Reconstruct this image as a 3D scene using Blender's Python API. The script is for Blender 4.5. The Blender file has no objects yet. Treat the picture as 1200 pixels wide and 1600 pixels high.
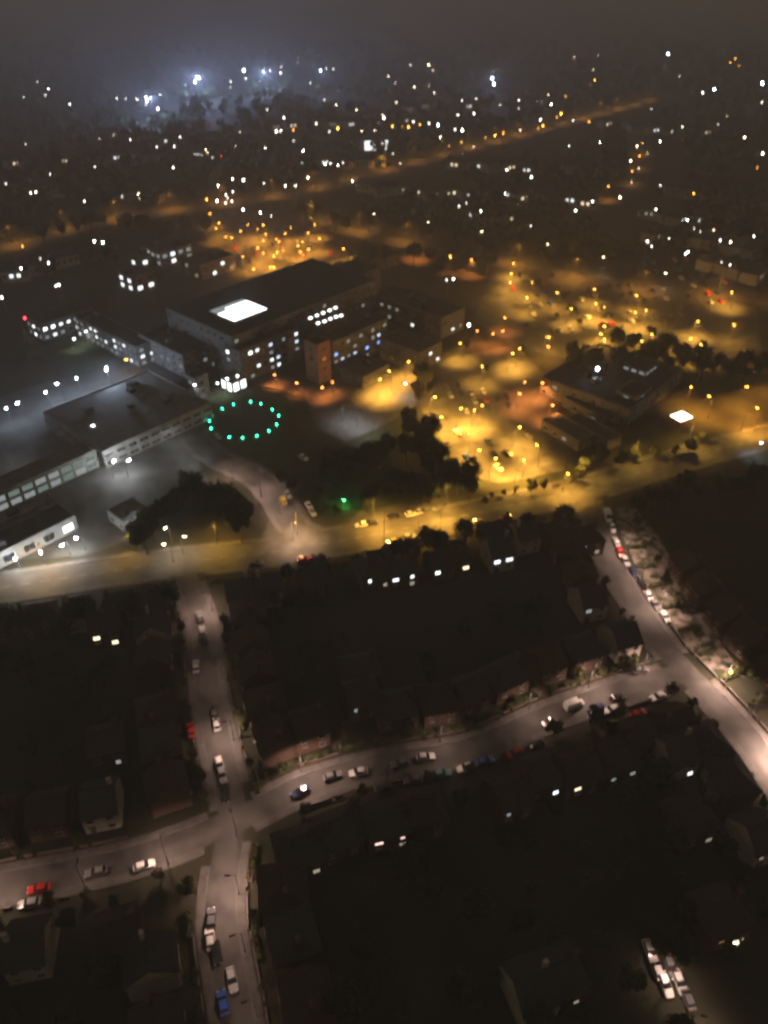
import bpy, math, random
from mathutils import Matrix, Vector
random.seed(7)
sc = bpy.context.scene
COL = sc.collection
R = math.radians

# ------------------------------------------------------------------ camera
CAM_H = 145.0                                  # helicopter height, metres
FPX = 1200.0                                   # focal length in units of the 1200 x 1600 survey grid
PITCH = math.atan(900.0/FPX)                   # 36.9 degrees below level
cam_d = bpy.data.cameras.new('camera')
cam = bpy.data.objects.new('camera', cam_d); COL.objects.link(cam)
cam.location = (0, 0, CAM_H)
cam.rotation_euler = (R(90)-PITCH, 0, 0)
cam_d.sensor_fit = 'VERTICAL'; cam_d.sensor_height = 36.0
cam_d.lens = 36.0*FPX/1600.0
cam_d.clip_start = 0.5; cam_d.clip_end = 20000
cam_d.dof.use_dof = True                       # hand-held phone focused on the aircraft window, city soft behind it
cam_d.dof.focus_distance = 30.0
cam_d.dof.aperture_fstop = 0.20; cam_d.dof.aperture_ratio = 1.5
sc.camera = cam

# ------------------------------------------------------------------ night sky: low cloud lit by the town + last trace of twilight
w = bpy.data.worlds.new('World'); sc.world = w; w.use_nodes = True
nt = w.node_tree; nt.nodes.clear()
out = nt.nodes.new('ShaderNodeOutputWorld')
sky = nt.nodes.new('ShaderNodeTexSky'); sky.sky_type = 'NISHITA'; sky.sun_disc = False
sky.sun_elevation = R(-6); sky.sun_rotation = R(200)
b1 = nt.nodes.new('ShaderNodeBackground'); b1.inputs[1].default_value = 0.05
nt.links.new(sky.outputs[0], b1.inputs[0])
b2 = nt.nodes.new('ShaderNodeBackground'); b2.inputs[0].default_value = (1.0, 0.78, 0.55, 1); b2.inputs[1].default_value = 0.108
ad = nt.nodes.new('ShaderNodeAddShader')
nt.links.new(b1.outputs[0], ad.inputs[0]); nt.links.new(b2.outputs[0], ad.inputs[1]); nt.links.new(ad.outputs[0], out.inputs[0])

vs = sc.view_settings
sc.display_settings.display_device = 'sRGB'
vs.view_transform = 'Standard'; vs.look = 'None'; vs.exposure = 0; vs.gamma = 1; vs.use_curve_mapping = False
cy = sc.cycles
cy.use_denoising = True; cy.max_bounces = 3; cy.diffuse_bounces = 1; cy.glossy_bounces = 2; cy.volume_bounces = 1
cy.transmission_bounces = 2; cy.transparent_max_bounces = 6
sc.cycles.filter_width = 2.0
cy.use_adaptive_sampling = True; cy.adaptive_threshold = 0.04; cy.adaptive_min_samples = 24
cy.use_light_tree = True; cy.sample_clamp_indirect = 4.0; cy.sample_clamp_direct = 0
cy.caustics_reflective = False; cy.caustics_refractive = False

HAZE_DENSITY = 0.00072

# ------------------------------------------------------------------ survey: photo grid point -> point of the place at height z
def G(px, py, z=0.0):
    x = (px-600)/FPX; y = -(py-800)/FPX
    cp, sp = math.cos(PITCH), math.sin(PITCH)
    d = (x, cp+y*sp, -sp+y*cp)
    k = (z-CAM_H)/d[2]
    return Vector((d[0]*k, d[1]*k, z))

# ------------------------------------------------------------------ materials
MATS = {}
def newmat(name):
    m = bpy.data.materials.new(name); m.use_nodes = True; m.node_tree.nodes.clear(); MATS[name] = m
    return m, m.node_tree
def surf(name, c1, c2=None, scale=1.0, rough=0.85, detail=4, bump=0.0, metal=0.0, spec=0.3, lo=0.35, hi=0.65, coat=0.0):
    m, t = newmat(name); N = t.nodes
    o = N.new('ShaderNodeOutputMaterial'); p = N.new('ShaderNodeBsdfPrincipled'); t.links.new(p.outputs[0], o.inputs[0])
    p.inputs['Roughness'].default_value = rough; p.inputs['Metallic'].default_value = metal
    p.inputs['Specular IOR Level'].default_value = spec; p.inputs['Coat Weight'].default_value = coat
    if c2 is None: c2 = tuple(v*0.8 for v in c1)
    g = N.new('ShaderNodeNewGeometry'); n = N.new('ShaderNodeTexNoise'); n.inputs['Scale'].default_value = scale; n.inputs['Detail'].default_value = detail
    t.links.new(g.outputs['Position'], n.inputs['Vector'])
    r = N.new('ShaderNodeValToRGB'); r.color_ramp.elements[0].position = lo; r.color_ramp.elements[1].position = hi
    r.color_ramp.elements[0].color = (*c1, 1); r.color_ramp.elements[1].color = (*c2, 1)
    t.links.new(n.outputs['Fac'], r.inputs[0]); t.links.new(r.outputs[0], p.inputs['Base Color'])
    if bump:
        b = N.new('ShaderNodeBump'); b.inputs['Strength'].default_value = bump; t.links.new(n.outputs['Fac'], b.inputs['Height']); t.links.new(b.outputs[0], p.inputs['Normal'])
    return m
def glow(name, c, strength, sample=False):
    m, t = newmat(name); N = t.nodes
    o = N.new('ShaderNodeOutputMaterial'); e = N.new('ShaderNodeEmission'); e.inputs[0].default_value = (*c, 1); e.inputs[1].default_value = strength
    t.links.new(e.outputs[0], o.inputs[0])
    m.cycles.emission_sampling = 'AUTO' if sample else 'NONE'
    return m

surf('ground', (.014,.018,.008), (.034,.030,.020), .05, .95, 10)
surf('asphalt', (.036,.035,.034), (.074,.071,.066), .22, .8, 10, .15)
surf('paving', (.055,.052,.05), (.10,.095,.09), .6, .85, 6)
surf('kerbstone', (.08,.077,.073), (.13,.125,.12), 1.0)
surf('paint', (.20,.20,.19), (.45,.45,.43), 2.0, .6)
surf('yellow_paint', (.55,.40,.05), (.7,.5,.08), 2.0, .6)
surf('grass', (.016,.028,.009), (.038,.050,.018), .25, .95, 8, .3)
surf('concrete', (.13,.13,.125), (.24,.235,.225), .3, .85, 8)
surf('lamp_metal', (.10,.10,.10), (.16,.16,.16), 2.0, .5, metal=.6)
SOD = (1.0, .40, .045); GOLD = (1.0, .47, .06); ORA = (1.0, .29, .06); WHT = (.92, .97, 1.0); BLU = (.62, .76, 1.0); WARM = (1.0, .76, .50)
PNK = (1.0, .63, .49); DOCK = (.42, .55, 1.0); GRN = (.08, 1.0, .22); RED = (1.0, .03, .05); YEL = (1.0, .53, .075)
CC = dict(S=SOD, G=GOLD, O=ORA, W=WHT, B=BLU, M=WARM, P=PNK, N=GRN, R=RED, Y=YEL, D=DOCK)
for k, c in CC.items():
    glow('lens_'+k, c, 22)
    for q, e in enumerate((7, 20, 45, 110)): glow('far_%s%d' % (k, q), (1, .93, .84) if k == 'W' and q < 3 else c, e)

# ------------------------------------------------------------------ mesh helpers
class MB:
    def __init__(s): s.v = []; s.f = []; s.m = []; s.mats = []
    def mat(s, name):
        if name not in s.mats: s.mats.append(name)
        return s.mats.index(name)
    def face(s, pts, m):
        i = len(s.v); s.v += [tuple(p) for p in pts]; s.f.append(tuple(range(i, i+len(pts)))); s.m.append(s.mat(m))
    def hexa(s, b, t, m):                          # bottom ring, top ring
        i = len(s.v); n = len(b); s.v += [tuple(p) for p in b]+[tuple(p) for p in t]; k = s.mat(m)
        s.f.append(tuple(i+n-1-j for j in range(n))); s.m.append(k)
        s.f.append(tuple(i+n+j for j in range(n))); s.m.append(k)
        for j in range(n):
            a = (j+1) % n; s.f.append((i+j, i+a, i+n+a, i+n+j)); s.m.append(k)
    def box(s, c, d, m, rz=0.0):
        x, y, z = d[0]/2, d[1]/2, d[2]/2; cs, sn = math.cos(rz), math.sin(rz)
        q = [(c[0]+a*cs-b*sn, c[1]+a*sn+b*cs) for a, b in ((-x,-y),(x,-y),(x,y),(-x,y))]
        s.hexa([(a, b, c[2]-z) for a, b in q], [(a, b, c[2]+z) for a, b in q], m)
    def tube(s, p, q, r0, r1, m, n=6):
        p = Vector(p); q = Vector(q); d = (q-p).normalized(); u = d.orthogonal().normalized(); v = d.cross(u)
        ring = lambda c, r: [c+u*(r*math.cos(2*math.pi*k/n))+v*(r*math.sin(2*math.pi*k/n)) for k in range(n)]
        s.hexa(ring(p, r0), ring(q, r1), m)
    def ball(s, c, r, m, seg=8, rings=5, zs=1.0):
        k = s.mat(m); i = len(s.v); s.v.append((c[0], c[1], c[2]+r*zs))
        for a in range(1, rings):
            t = math.pi*a/rings
            for b in range(seg):
                ph = 2*math.pi*b/seg; s.v.append((c[0]+r*math.sin(t)*math.cos(ph), c[1]+r*math.sin(t)*math.sin(ph), c[2]+r*zs*math.cos(t)))
        s.v.append((c[0], c[1], c[2]-r*zs)); e = len(s.v)-1
        for b in range(seg):
            s.f.append((i, i+1+b, i+1+(b+1) % seg)); s.m.append(k)
            for a in range(rings-2):
                o1 = i+1+a*seg; s.f.append((o1+b, o1+seg+b, o1+seg+(b+1) % seg, o1+(b+1) % seg)); s.m.append(k)
            o1 = i+1+(rings-2)*seg; s.f.append((o1+b, e, o1+(b+1) % seg)); s.m.append(k)
    def mesh(s, name):
        me = bpy.data.meshes.new(name); me.from_pydata(s.v, [], s.f)
        for n in s.mats: me.materials.append(MATS[n])
        me.polygons.foreach_set('material_index', s.m); me.update()
        return me
    def build(s, name, parent=None, loc=None):
        return link(name, s.mesh(name), parent, loc)
def link(name, data, parent=None, loc=None, rz=0.0):
    o = bpy.data.objects.new(name, data); COL.objects.link(o)
    if parent: o.parent = parent
    if loc is not None: o.location = loc
    if rz: o.rotation_euler = (0, 0, rz)
    return o
def tag(o, label, cat, group=None):
    o['label'] = label; o['category'] = cat
    if group: o['group'] = group
    return o
def struct(o, label=None):
    o['kind'] = 'structure'
    if label: o['label'] = label
    return o
def copy_tree(o, parent=None):
    c = o.copy(); COL.objects.link(c); c.parent = parent
    for ch in o.children: copy_tree(ch, c)
    return c
ORD = 'first second third fourth fifth sixth seventh eighth ninth tenth eleventh twelfth thirteenth fourteenth fifteenth sixteenth seventeenth eighteenth nineteenth twentieth'.split()
def nth(i):
    n = i+1
    if n <= 20: return ORD[i]
    t = ('twent', 'thirt', 'fort', 'fift', 'sixt')[n//10-2]
    return t+'ieth' if n % 10 == 0 else t+'y-'+ORD[n % 10-1]

# ------------------------------------------------------------------ roads
def smooth(pts, n=6):
    P = [Vector(p).to_2d() if len(p) > 2 else Vector(p) for p in pts]; o = []
    for i in range(len(P)-1):
        a = P[max(i-1, 0)]; b = P[i]; c = P[i+1]; d = P[min(i+2, len(P)-1)]
        for k in range(n):
            t = k/n
            o.append(.5*((2*b)+(c-a)*t+(2*a-5*b+4*c-d)*t*t+(3*b-a-3*c+d)*t**3))
    o.append(P[-1]); return o
def offs(path, d):
    o = []
    for i, p in enumerate(path):
        t = (path[min(i+1, len(path)-1)]-path[max(i-1, 0)]).normalized(); o.append(p+Vector((-t.y, t.x))*d)
    return o
def ribbon(mb, path, d0, d1, z, m):
    a = offs(path, d0); b = offs(path, d1)
    for i in range(len(path)-1):
        mb.face([(*b[i], z), (*b[i+1], z), (*a[i+1], z), (*a[i], z)], m)
def raised(mb, path, d0, d1, z0, z1, m):
    a = offs(path, d0); b = offs(path, d1)
    for i in range(len(path)-1):
        mb.hexa([(*b[i], z0), (*b[i+1], z0), (*a[i+1], z0), (*a[i], z0)], [(*b[i], z1), (*b[i+1], z1), (*a[i+1], z1), (*a[i], z1)], m)
def at_len(path, s):
    for i in range(len(path)-1):
        l = (path[i+1]-path[i]).length
        if s <= l:
            t = (path[i+1]-path[i]).normalized(); return path[i]+t*s, math.atan2(t.y, t.x)
        s -= l
    t = (path[-1]-path[-2]).normalized(); return path[-1]+t*s, math.atan2(t.y, t.x)
def plen(path): return sum((path[i+1]-path[i]).length for i in range(len(path)-1))
def pxpath(*p): return smooth([G(a, b).to_2d() for a, b in p])

# ground to the murk
g = MB(); S = 4200
for i in range(-12, 12):
    for j in range(-4, 20):
        x0, y0 = i*350, j*350-300
        g.face([(x0, y0, 0), (x0+350, y0, 0), (x0+350, y0+350, 0), (x0, y0+350, 0)], 'ground')
struct(g.build('ground'), 'dark open ground of the town fading into mist')

ROADS = {
 'main_road': (pxpath((-160,940),(0,918),(250,882),(430,862),(600,832),(750,800),(900,768),(1000,738),(1100,708),(1200,682),(1400,620)), 11.0, 'z1'),
 'left_side_street': (pxpath((285,880),(312,960),(320,1010),(325,1080),(345,1180),(362,1265),(345,1400),(350,1480),(370,1600),(380,1700)), 5.6, 'z2'),
 'cross_street': (pxpath((-200,1430),(0,1385),(200,1345),(362,1285),(480,1228),(600,1195),(740,1170),(860,1118),(1000,1070),(1075,1050)), 5.6, 'z3'),
 'right_side_street': (pxpath((915,775),(955,880),(1000,955),(1045,1020),(1130,1110),(1200,1195),(1260,1290)), 6.2, 'z4'),
 'hospital_access_road': (pxpath((478,860),(440,790),(400,745),(345,718),(310,690),(293,650),(300,612),(325,590),(400,590),(480,610)), 8.0, 'z5'),
 'staff_road': (pxpath((293,650),(262,640),(235,610),(205,590),(160,560)), 6.5, 'z6'),
 'distant_avenue': (pxpath((-200,430),(0,392),(150,350),(330,322),(490,297),(700,242),(900,190),(1050,150)), 16.0, 'z1'),
 'distant_boulevard': (pxpath((440,340),(560,365),(655,387),(760,405),(830,425),(960,455),(1100,470),(1250,480)), 14.0, 'z2'),
 'distant_lane': (pxpath((925,330),(985,300),(1005,270),(1010,235),(990,205)), 12.0, 'z3'),
}
for i, (n, (path, wd, _)) in enumerate(ROADS.items()):
    z = .012+.004*i; mb = MB(); ribbon(mb, path, -wd/2, wd/2, z, 'asphalt')
    struct(mb.build(n), n.replace('_', ' ')+' surface of dark asphalt')

# ------------------------------------------------------------------ lamps
def lamp_proto(name, c, h, kind):
    root = bpy.data.objects.new(name, None)
    p = MB(); p.tube((0,0,0), (0,0,1.2), .14, .12, 'lamp_metal', 8); p.tube((0,0,1.2), (0,0,h), .09, .06, 'lamp_metal', 8)
    a = MB(); a.tube((0,0,h), (.5,0,h+.25), .05, .045, 'lamp_metal'); a.tube((.5,0,h+.25), (1.1,0,h+.28), .045, .04, 'lamp_metal')
    l = MB(); l.hexa([(1.0,-.2,h+.2),(2.0,-.2,h+.2),(2.0,.2,h+.2),(1.0,.2,h+.2)], [(1.05,-.12,h+.42),(1.9,-.12,h+.38),(1.9,.12,h+.38),(1.05,.12,h+.42)], 'lamp_metal')
    e = MB()
    if kind != 'cutoff': e.hexa([(1.2,-.2,h-.12),(1.95,-.2,h-.12),(1.95,.2,h-.12),(1.2,.2,h-.12)], [(1.1,-.28,h+.2),(2.05,-.28,h+.2),(2.05,.28,h+.2),(1.1,.28,h+.2)], 'far_%s3' % c if kind == 'flood' and c in 'BWD' else 'lens_'+c)
    else: e.box((1.5,0,h+.185), (.7,.3,.02), 'lens_'+c)
    return [('pole', p.mesh('pole')), ('arm', a.mesh('arm')), ('lantern', l.mesh('lantern')), ('lens', e.mesh('lens'))]
PROTO = {}; LIGHTS = {}
def street_lamp(pos, c, power, label, group, h=8.0, kind='bowl', rz=None, name='street_lamp'):
    key = (c, h, kind)
    if key not in PROTO: PROTO[key] = lamp_proto('street_lamp', c, h, kind)
    if rz is None: rz = random.uniform(0, 6.28)
    r = link(name, None, None, (pos[0], pos[1], 0), rz); r.empty_display_size = .5
    tag(r, label, 'street lamp', group)
    for n, me in PROTO[key]: link(n, me, r)
    if power:
        lk = (c, kind, round(power))
        if lk not in LIGHTS:
            flood = kind == 'flood'; L = bpy.data.lights.new('lamp_light', 'POINT' if flood else 'SPOT'); L.color = CC[c]; L.energy = power; L.shadow_soft_size = .25
            if not flood: L.spot_size = R(150 if kind == 'cutoff' else 124); L.spot_blend = .7
            LIGHTS[lk] = L
        link('lamp_light', LIGHTS[lk], r, (1.5, 0, h-.3))
    return r
# ------------------------------------------------------------------ more materials
surf('brick', (.065,.042,.032), (.115,.072,.054), 1.5, .9, 8)
surf('render', (.34,.32,.28), (.46,.43,.38), .8, .9, 6)
surf('hospital_wall', (.085,.082,.078), (.14,.135,.13), .5, .85, 6)
surf('hospital_brick', (.20,.11,.075), (.27,.15,.10), 1.2, .9, 6)
surf('roof_tile', (.030,.023,.020), (.062,.044,.036), 1.2, .85, 8, .4)
surf('slate', (.022,.023,.026), (.046,.047,.052), 1.2, .7, 8, .4)
surf('flat_roof', (.020,.020,.021), (.040,.040,.041), .35, .9, 8)
surf('pale_roof', (.07,.07,.07), (.12,.12,.115), .35, .85, 8)
surf('wood_door', (.05,.035,.02), (.10,.05,.03), 2.0, .5)
surf('window_frame', (.45,.45,.44), (.6,.6,.58), 2.0, .5)
surf('dark_pane', (.010,.012,.015), (.02,.022,.026), 1.0, .06, spec=.6)
surf('bark', (.05,.036,.024), (.09,.065,.045), 3.0, .95)
surf('leaf_dark', (.016,.026,.009), (.040,.055,.018), 1.2, .7, 3)
surf('leaf_olive', (.030,.036,.010), (.065,.070,.022), 1.2, .7, 3)
surf('leaf_bare', (.040,.032,.020), (.075,.058,.036), 1.2, .8, 3)
surf('helipad_surface', (.020,.026,.022), (.034,.040,.036), .6, .85, 8)
surf('front_gardens', (.022,.030,.012), (.20,.17,.15), .42, .9, 8, lo=.42, hi=.58)
surf('tyre', (.012,.012,.012), (.02,.02,.02), 4.0, .9)
surf('chrome', (.5,.5,.5), (.6,.6,.6), 4.0, .2, metal=1.0)
surf('tail_red', (.35,.01,.01), (.45,.02,.02), 4.0, .2)
surf('head_lens', (.6,.6,.6), (.7,.7,.7), 4.0, .1)
PAINT = dict(white=(.75,.75,.74), silver=(.42,.43,.44), grey=(.12,.125,.13), black=(.012,.012,.014), red=(.48,.018,.014), blue=(.03,.10,.42), navy=(.012,.022,.09), teal=(.08,.20,.22), yellow=(.62,.45,.05), green=(.03,.10,.05))
for k, c in PAINT.items(): surf('car_'+k, c, tuple(v*.85 for v in c), 3.0, .22, 2, spec=.5, coat=.6)
for k, c, s in (('warm',(1,.80,.52),2.0),('white',(.95,.98,1),2.2),('cool',(.65,.80,1),1.8),('dim',(1,.86,.66),.35),('dimwhite',(.85,.95,.95),.35),('blue',(.20,.38,1),2.6),('green',(.70,1,.85),.22),('orange',(1,.42,.14),.5),('pink',(1,.66,.56),1.8),('bright',(.95,.98,1),5.0)):
    glow('lit_'+k, c, s)
for k in ('warm','white','cool','dim','dimwhite','blue','orange','pink'):
    e = MATS['lit_'+k].node_tree.nodes['Emission']; glow('room_'+k, tuple(e.inputs[0].default_value)[:3], e.inputs[1].default_value*1.3, True)
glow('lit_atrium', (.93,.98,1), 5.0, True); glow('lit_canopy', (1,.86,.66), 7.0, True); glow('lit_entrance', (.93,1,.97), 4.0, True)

# ------------------------------------------------------------------ road details: centre dashes, kerbs and pavements
def near_other(p, me, extra=0.0):
    for n, (pa, wd, _) in ROADS.items():
        if n == me: continue
        for q in pa[::2]:
            if (q-p).length < wd/2+extra+1.2: return True
    return False
for n in ('main_road', 'left_side_street', 'cross_street', 'right_side_street', 'hospital_access_road'):
    path, wd, _ = ROADS[n]; road = bpy.data.objects[n]; L = plen(path)
    zt = .012+.004*list(ROADS).index(n)+.05
    mk = MB(); s = 3.0; k = 0
    while s < L-4:
        p, a = at_len(path, s)
        if not near_other(p, n, 1.0) and n == 'main_road': mk.box((p.x, p.y, zt-.045), (2.6, .14, .004), 'paint', a)
        s += 6.0 if n != 'main_road' else 5.0
    if mk.f: mk.build('centre_line', road)
    for d in (-1, 1):
        pv = MB(); kb = MB(); e = wd/2
        fine = [at_len(path, q*2.5)[0] for q in range(int(L/2.5)+1)]
        seg = []
        def flush():
            if len(seg) > 2:
                raised(kb, seg, *sorted((d*e, d*(e+.18))), 0, .13, 'kerbstone'); raised(pv, seg, *sorted((d*(e+.18), d*(e+1.7))), 0, .125, 'paving')
        for i, q in enumerate(fine):
            o = offs(fine, d*(e+1.0))[i] if False else q+(offs([fine[max(i-1,0)], q, fine[min(i+1,len(fine)-1)]], d*(e+1.0))[1]-q)
            if near_other(o, n, .8): flush(); seg = []
            else: seg.append(q)
        flush()
        kb.build('kerb', road); pv.build('pavement', road)

# ------------------------------------------------------------------ hospital grounds
def patch(name, pts, z, m, label=None):
    mb = MB(); mb.face([(*G(a, b).to_2d(), z) for a, b in pts], m); o = mb.build(name); struct(o, label)
    return o
patch('bright_car_park', [(690,700),(660,640),(640,600),(700,560),(800,540),(870,600),(850,640),(890,700),(880,735),(780,755),(740,745)], .003, 'asphalt')
patch('right_car_park', [(770,420),(830,415),(1000,440),(1180,430),(1190,545),(1150,560),(1060,550),(990,540),(880,560),(800,540),(740,500)], .0035, 'asphalt')
patch('far_car_park', [(322,330),(450,330),(560,390),(545,415),(440,445),(390,465),(375,400)], .003, 'asphalt')
patch('hospital_forecourt', [(470,600),(540,585),(640,565),(690,590),(640,640),(600,665),(540,690),(490,665),(480,625)], .003, 'paving')
patch('roadside_car_park', [(545,815),(570,792),(700,775),(705,785),(690,800),(560,828)], .0035, 'asphalt')
patch('service_yard', [(-200,690),(60,600),(250,560),(330,600),(300,700),(330,760),(200,845),(130,868),(-200,890)], .002, 'asphalt')
patch('helipad_lawn', [(322,690),(306,655),(318,622),(380,608),(450,620),(500,665),(480,720),(430,745),(370,725)], .004, 'grass')
patch('hospital_lawn', [(480,730),(560,690),(640,650),(680,660),(700,720),(760,760),(560,800),(500,790)], .004, 'grass')
patch('courtyard_lawn', [(70,530),(140,500),(215,560),(120,590)], .005, 'grass')
patch('street_verge', [(955,795),(990,790),(1030,840),(1075,920),(1130,1010),(1165,1060),(1120,1060),(1060,1000),(1000,900)], .006, 'front_gardens')

patch('junction_apron', [(395,868),(425,805),(455,795),(500,822),(560,842),(480,866)], .006, 'asphalt')
# helipad: raised dark disc ringed by green perimeter lights
hp = G(381.5, 657); hr = 14.0; hd = MB(); n = 48
hd.hexa([(hp.x+11.5*math.cos(2*math.pi*k/n), hp.y+11.5*math.sin(2*math.pi*k/n), 0) for k in range(n)], [(hp.x+11.3*math.cos(2*math.pi*k/n), hp.y+11.3*math.sin(2*math.pi*k/n), .09) for k in range(n)], 'helipad_surface')
tag(hd.build('helipad'), 'dark round helipad inside a ring of green lights', 'helipad')
lb = MB(); lb.tube((0,0,0), (0,0,.25), .16, .12, 'lamp_metal', 8)
glow('helipad_green', (.03, 1.0, .52), 26); ll = MB(); ll.ball((0,0,.42), .30, 'helipad_green', 8, 6, .8)
lb = lb.mesh('base'); ll = ll.mesh('lens')
HPX = [(330.7,649),(348,640),(365,633),(392,628),(408,632),(424,642),(436,651),(433,665),(421,675),(402,683),(379,686),(358,685),(340,679),(330,671),(328,659)]
for i, q in enumerate(HPX):
    d = G(*q)-hp; a = math.atan2(d.y, d.x); rr = .55*d.length+.45*12.9
    r = link('helipad_light', None, None, (hp.x+rr*math.cos(a), hp.y+rr*math.sin(a), 0))
    tag(r, 'green helipad light, '+nth(i)+' of the ring clockwise starting at its left end', 'helipad light', 'green lights ringing the helipad')
    link('base', lb, r); link('lens', ll, r)

# ------------------------------------------------------------------ large buildings
UA = R(48); U = Vector((math.cos(UA), math.sin(UA))); V = Vector((-math.sin(UA), math.cos(UA)))
WIN = {}
def window_mesh(wd, ht, mat):
    k = (wd, ht, mat)
    if k not in WIN:
        f = MB(); t = .07
        for (x, z, a, b) in ((0,-ht/2+t/2,wd,t),(0,ht/2-t/2,wd,t),(-wd/2+t/2,0,t,ht-2*t),(wd/2-t/2,0,t,ht-2*t),(0,0,t*.8,ht-2*t)): f.box((x, -.03, z), (a, .10, b), 'window_frame')
        p = MB(); p.box((0, -.02, 0), (wd-.1, .03, ht-.1), mat)
        WIN[k] = (f.mesh('window'), p.mesh('pane'))
    return WIN[k]
def add_window(parent, x, y, z, rz, wd, ht, mat):
    f, p = window_mesh(wd, ht, mat); o = link('window', f, parent, (x, y, z), rz); link('pane', p, o); return o
def block(name, C, B, A, h, label, floors=2, wall='hospital_wall', roof='flat_roof', lit=.2, mats=('lit_white','lit_cool','lit_dim'), pitch=4.0, wsize=(1.9,1.3), faces='uv', z0=0, seed=1, cat='building', ua=UA, plant=True):
    """C near roof corner, B roof corner along u, A roof corner along v; survey grid positions at roof height"""
    rnd = random.Random(seed); u = Vector((math.cos(ua), math.sin(ua))); v = Vector((-u.y, u.x))
    c = G(*C, h).to_2d(); lu = max(4, (G(*B, h).to_2d()-c).dot(u)); lv = max(4, (G(*A, h).to_2d()-c).dot(v))
    r = link(name, None, None, (c.x, c.y, 0), ua); tag(r, label, cat)
    w = MB(); w.hexa([(0,0,z0),(lu,0,z0),(lu,lv,z0),(0,lv,z0)], [(0,0,h-.35),(lu,0,h-.35),(lu,lv,h-.35),(0,lv,h-.35)], wall); w.build('wall', r)
    f = MB(); f.box((lu/2, lv/2, h-.25), (lu-.5, lv-.5, .2), roof); rf = f.build('roof', r)
    p = MB(); q = .28
    for (x, y, a, b) in ((lu/2,q/2,lu,q),(lu/2,lv-q/2,lu,q),(q/2,lv/2,q,lv-2*q),(lu-q/2,lv/2,q,lv-2*q)): p.box((x, y, h-.05), (a+.06, b+.06, .6), wall)
    p.build('parapet', r)
    if plant:
        for k in range(max(1, int(lu*lv/220))):
            b = MB(); sx, sy, sz = rnd.uniform(1.5,4), rnd.uniform(1.5,3), rnd.uniform(.9,2); px, py = rnd.uniform(.15,.85)*lu, rnd.uniform(.3,.85)*lv
            b.box((px, py, h-.15+sz/2), (sx, sy, sz), 'pale_roof' if k % 2 else 'flat_roof'); b.box((px, py, h-.1+sz), (sx*.6, sy*.6, .25), 'lamp_metal'); b.build('plant_unit', rf)
    def row(n, length, place):
        for i in range(n):
            yield i
    fh = (h-z0-.6)/floors
    for fl in range(floors):
        z = z0+fh*(fl+.5)
        if 'u' in faces:
            n = int((lu-1)/pitch)
            for i in range(n):
                m = rnd.choice(mats) if rnd.random() < lit else 'dark_pane'
                add_window(r, (i+.5)*lu/n, -.02, z, 0, wsize[0], min(wsize[1], fh*.7), m)
        if 'v' in faces:
            n = int((lv-1)/pitch)
            for i in range(n):
                m = rnd.choice(mats) if rnd.random() < lit else 'dark_pane'
                add_window(r, -.02, (i+.5)*lv/n, z, -math.pi/2, wsize[0], min(wsize[1], fh*.7), m)
    return r, lu, lv
# main hospital range
mainb, lu, lv = block('hospital_block', (362,527), (600,440), (270,478), 18, 'big dark flat-roofed hospital block with a glowing square glass atrium on its roof', 5, lit=.06, mats=('lit_dim','lit_dimwhite'), seed=3, plant=False)
def on_roof(px, py, z): q = G(px, py, z); return mainb.matrix_basis.inverted() @ q
a0, a1, a2, a3 = [on_roof(*p, 19.5) for p in ((362,502),(416,482),(380,465),(330,483))]
x0, x1 = (a0.x+a3.x)/2, (a1.x+a2.x)/2; y0, y1 = (a0.y+a1.y)/2, (a2.y+a3.y)/2
at = MB(); at.box(((x0+x1)/2, (y0+y1)/2, 18.3), (x1-x0+.8, y1-y0+.8, 1.6), 'pale_roof'); ato = at.build('atrium_curb', mainb)
nx, ny = 6, 6
pm = MB(); pm.box((0,0,0), ((x1-x0)/nx-.22, (y1-y0)/ny-.22, .1), 'lit_atrium'); pm = pm.mesh('pane')
pd = MB(); pd.box((0,0,0), ((x1-x0)/nx-.22, (y1-y0)/ny-.22, .1), 'lit_dimwhite'); pd = pd.mesh('pane')
for i in range(nx):
    for j in range(ny):
        link('pane', pd if j == ny-1 or (j == ny-2 and i < 2) else pm, ato, (x0+(i+.5)*(x1-x0)/nx, y0+(j+.5)*(y1-y0)/ny, 19.12))
for i, (ax, ay) in enumerate([(485,498),(495,494),(505,490),(515,486),(524,482)]+[(497,506),(507,503),(516,499),(525,496),(533,494)]):
    q = on_roof(ax, ay, 18.8); k = MB(); k.box((0,0,-.3), (1.9,1.7,.9), 'pale_roof'); o = k.build('rooflight', mainb, q)
    k = MB(); k.hexa([(-.7,-.65,.16),(.7,-.65,.16),(.7,.65,.16),(-.7,.65,.16)], [(-.6,-.25,.6),(.6,-.25,.6),(.6,.25,.6),(-.6,.25,.6)], 'lit_bright'); k.build('pane', o)
block('hospital_wing', (374,550), (470,513), (352,537), 14, 'hospital front wing with rows of white lit windows, behind the helipad', 4, lit=.42, mats=('lit_white','lit_cool','lit_bright','lit_dimwhite','lit_dimwhite'), seed=11, pitch=3.4)
block('hospital_wing', (519,536), (612,500), (500,525), 14, 'hospital wing with a few bluish lit windows, right of the red-lit stair tower', 4, lit=.34, mats=('lit_cool','lit_blue','lit_dimwhite','lit_dimwhite'), seed=5, pitch=3.4)
block('stair_tower', (496,540), (516,532), (478,530), 17, 'brick stair tower lit red-orange from below between two hospital wings', 4, wall='hospital_brick', lit=.25, mats=('lit_orange',), seed=6, plant=False)
block('low_pavilion', (567,590), (612,571), (530,557), 5, 'low flat-roofed pavilion beside the golden lit hospital forecourt', 1, lit=.2, mats=('lit_warm',), seed=8)
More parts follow.
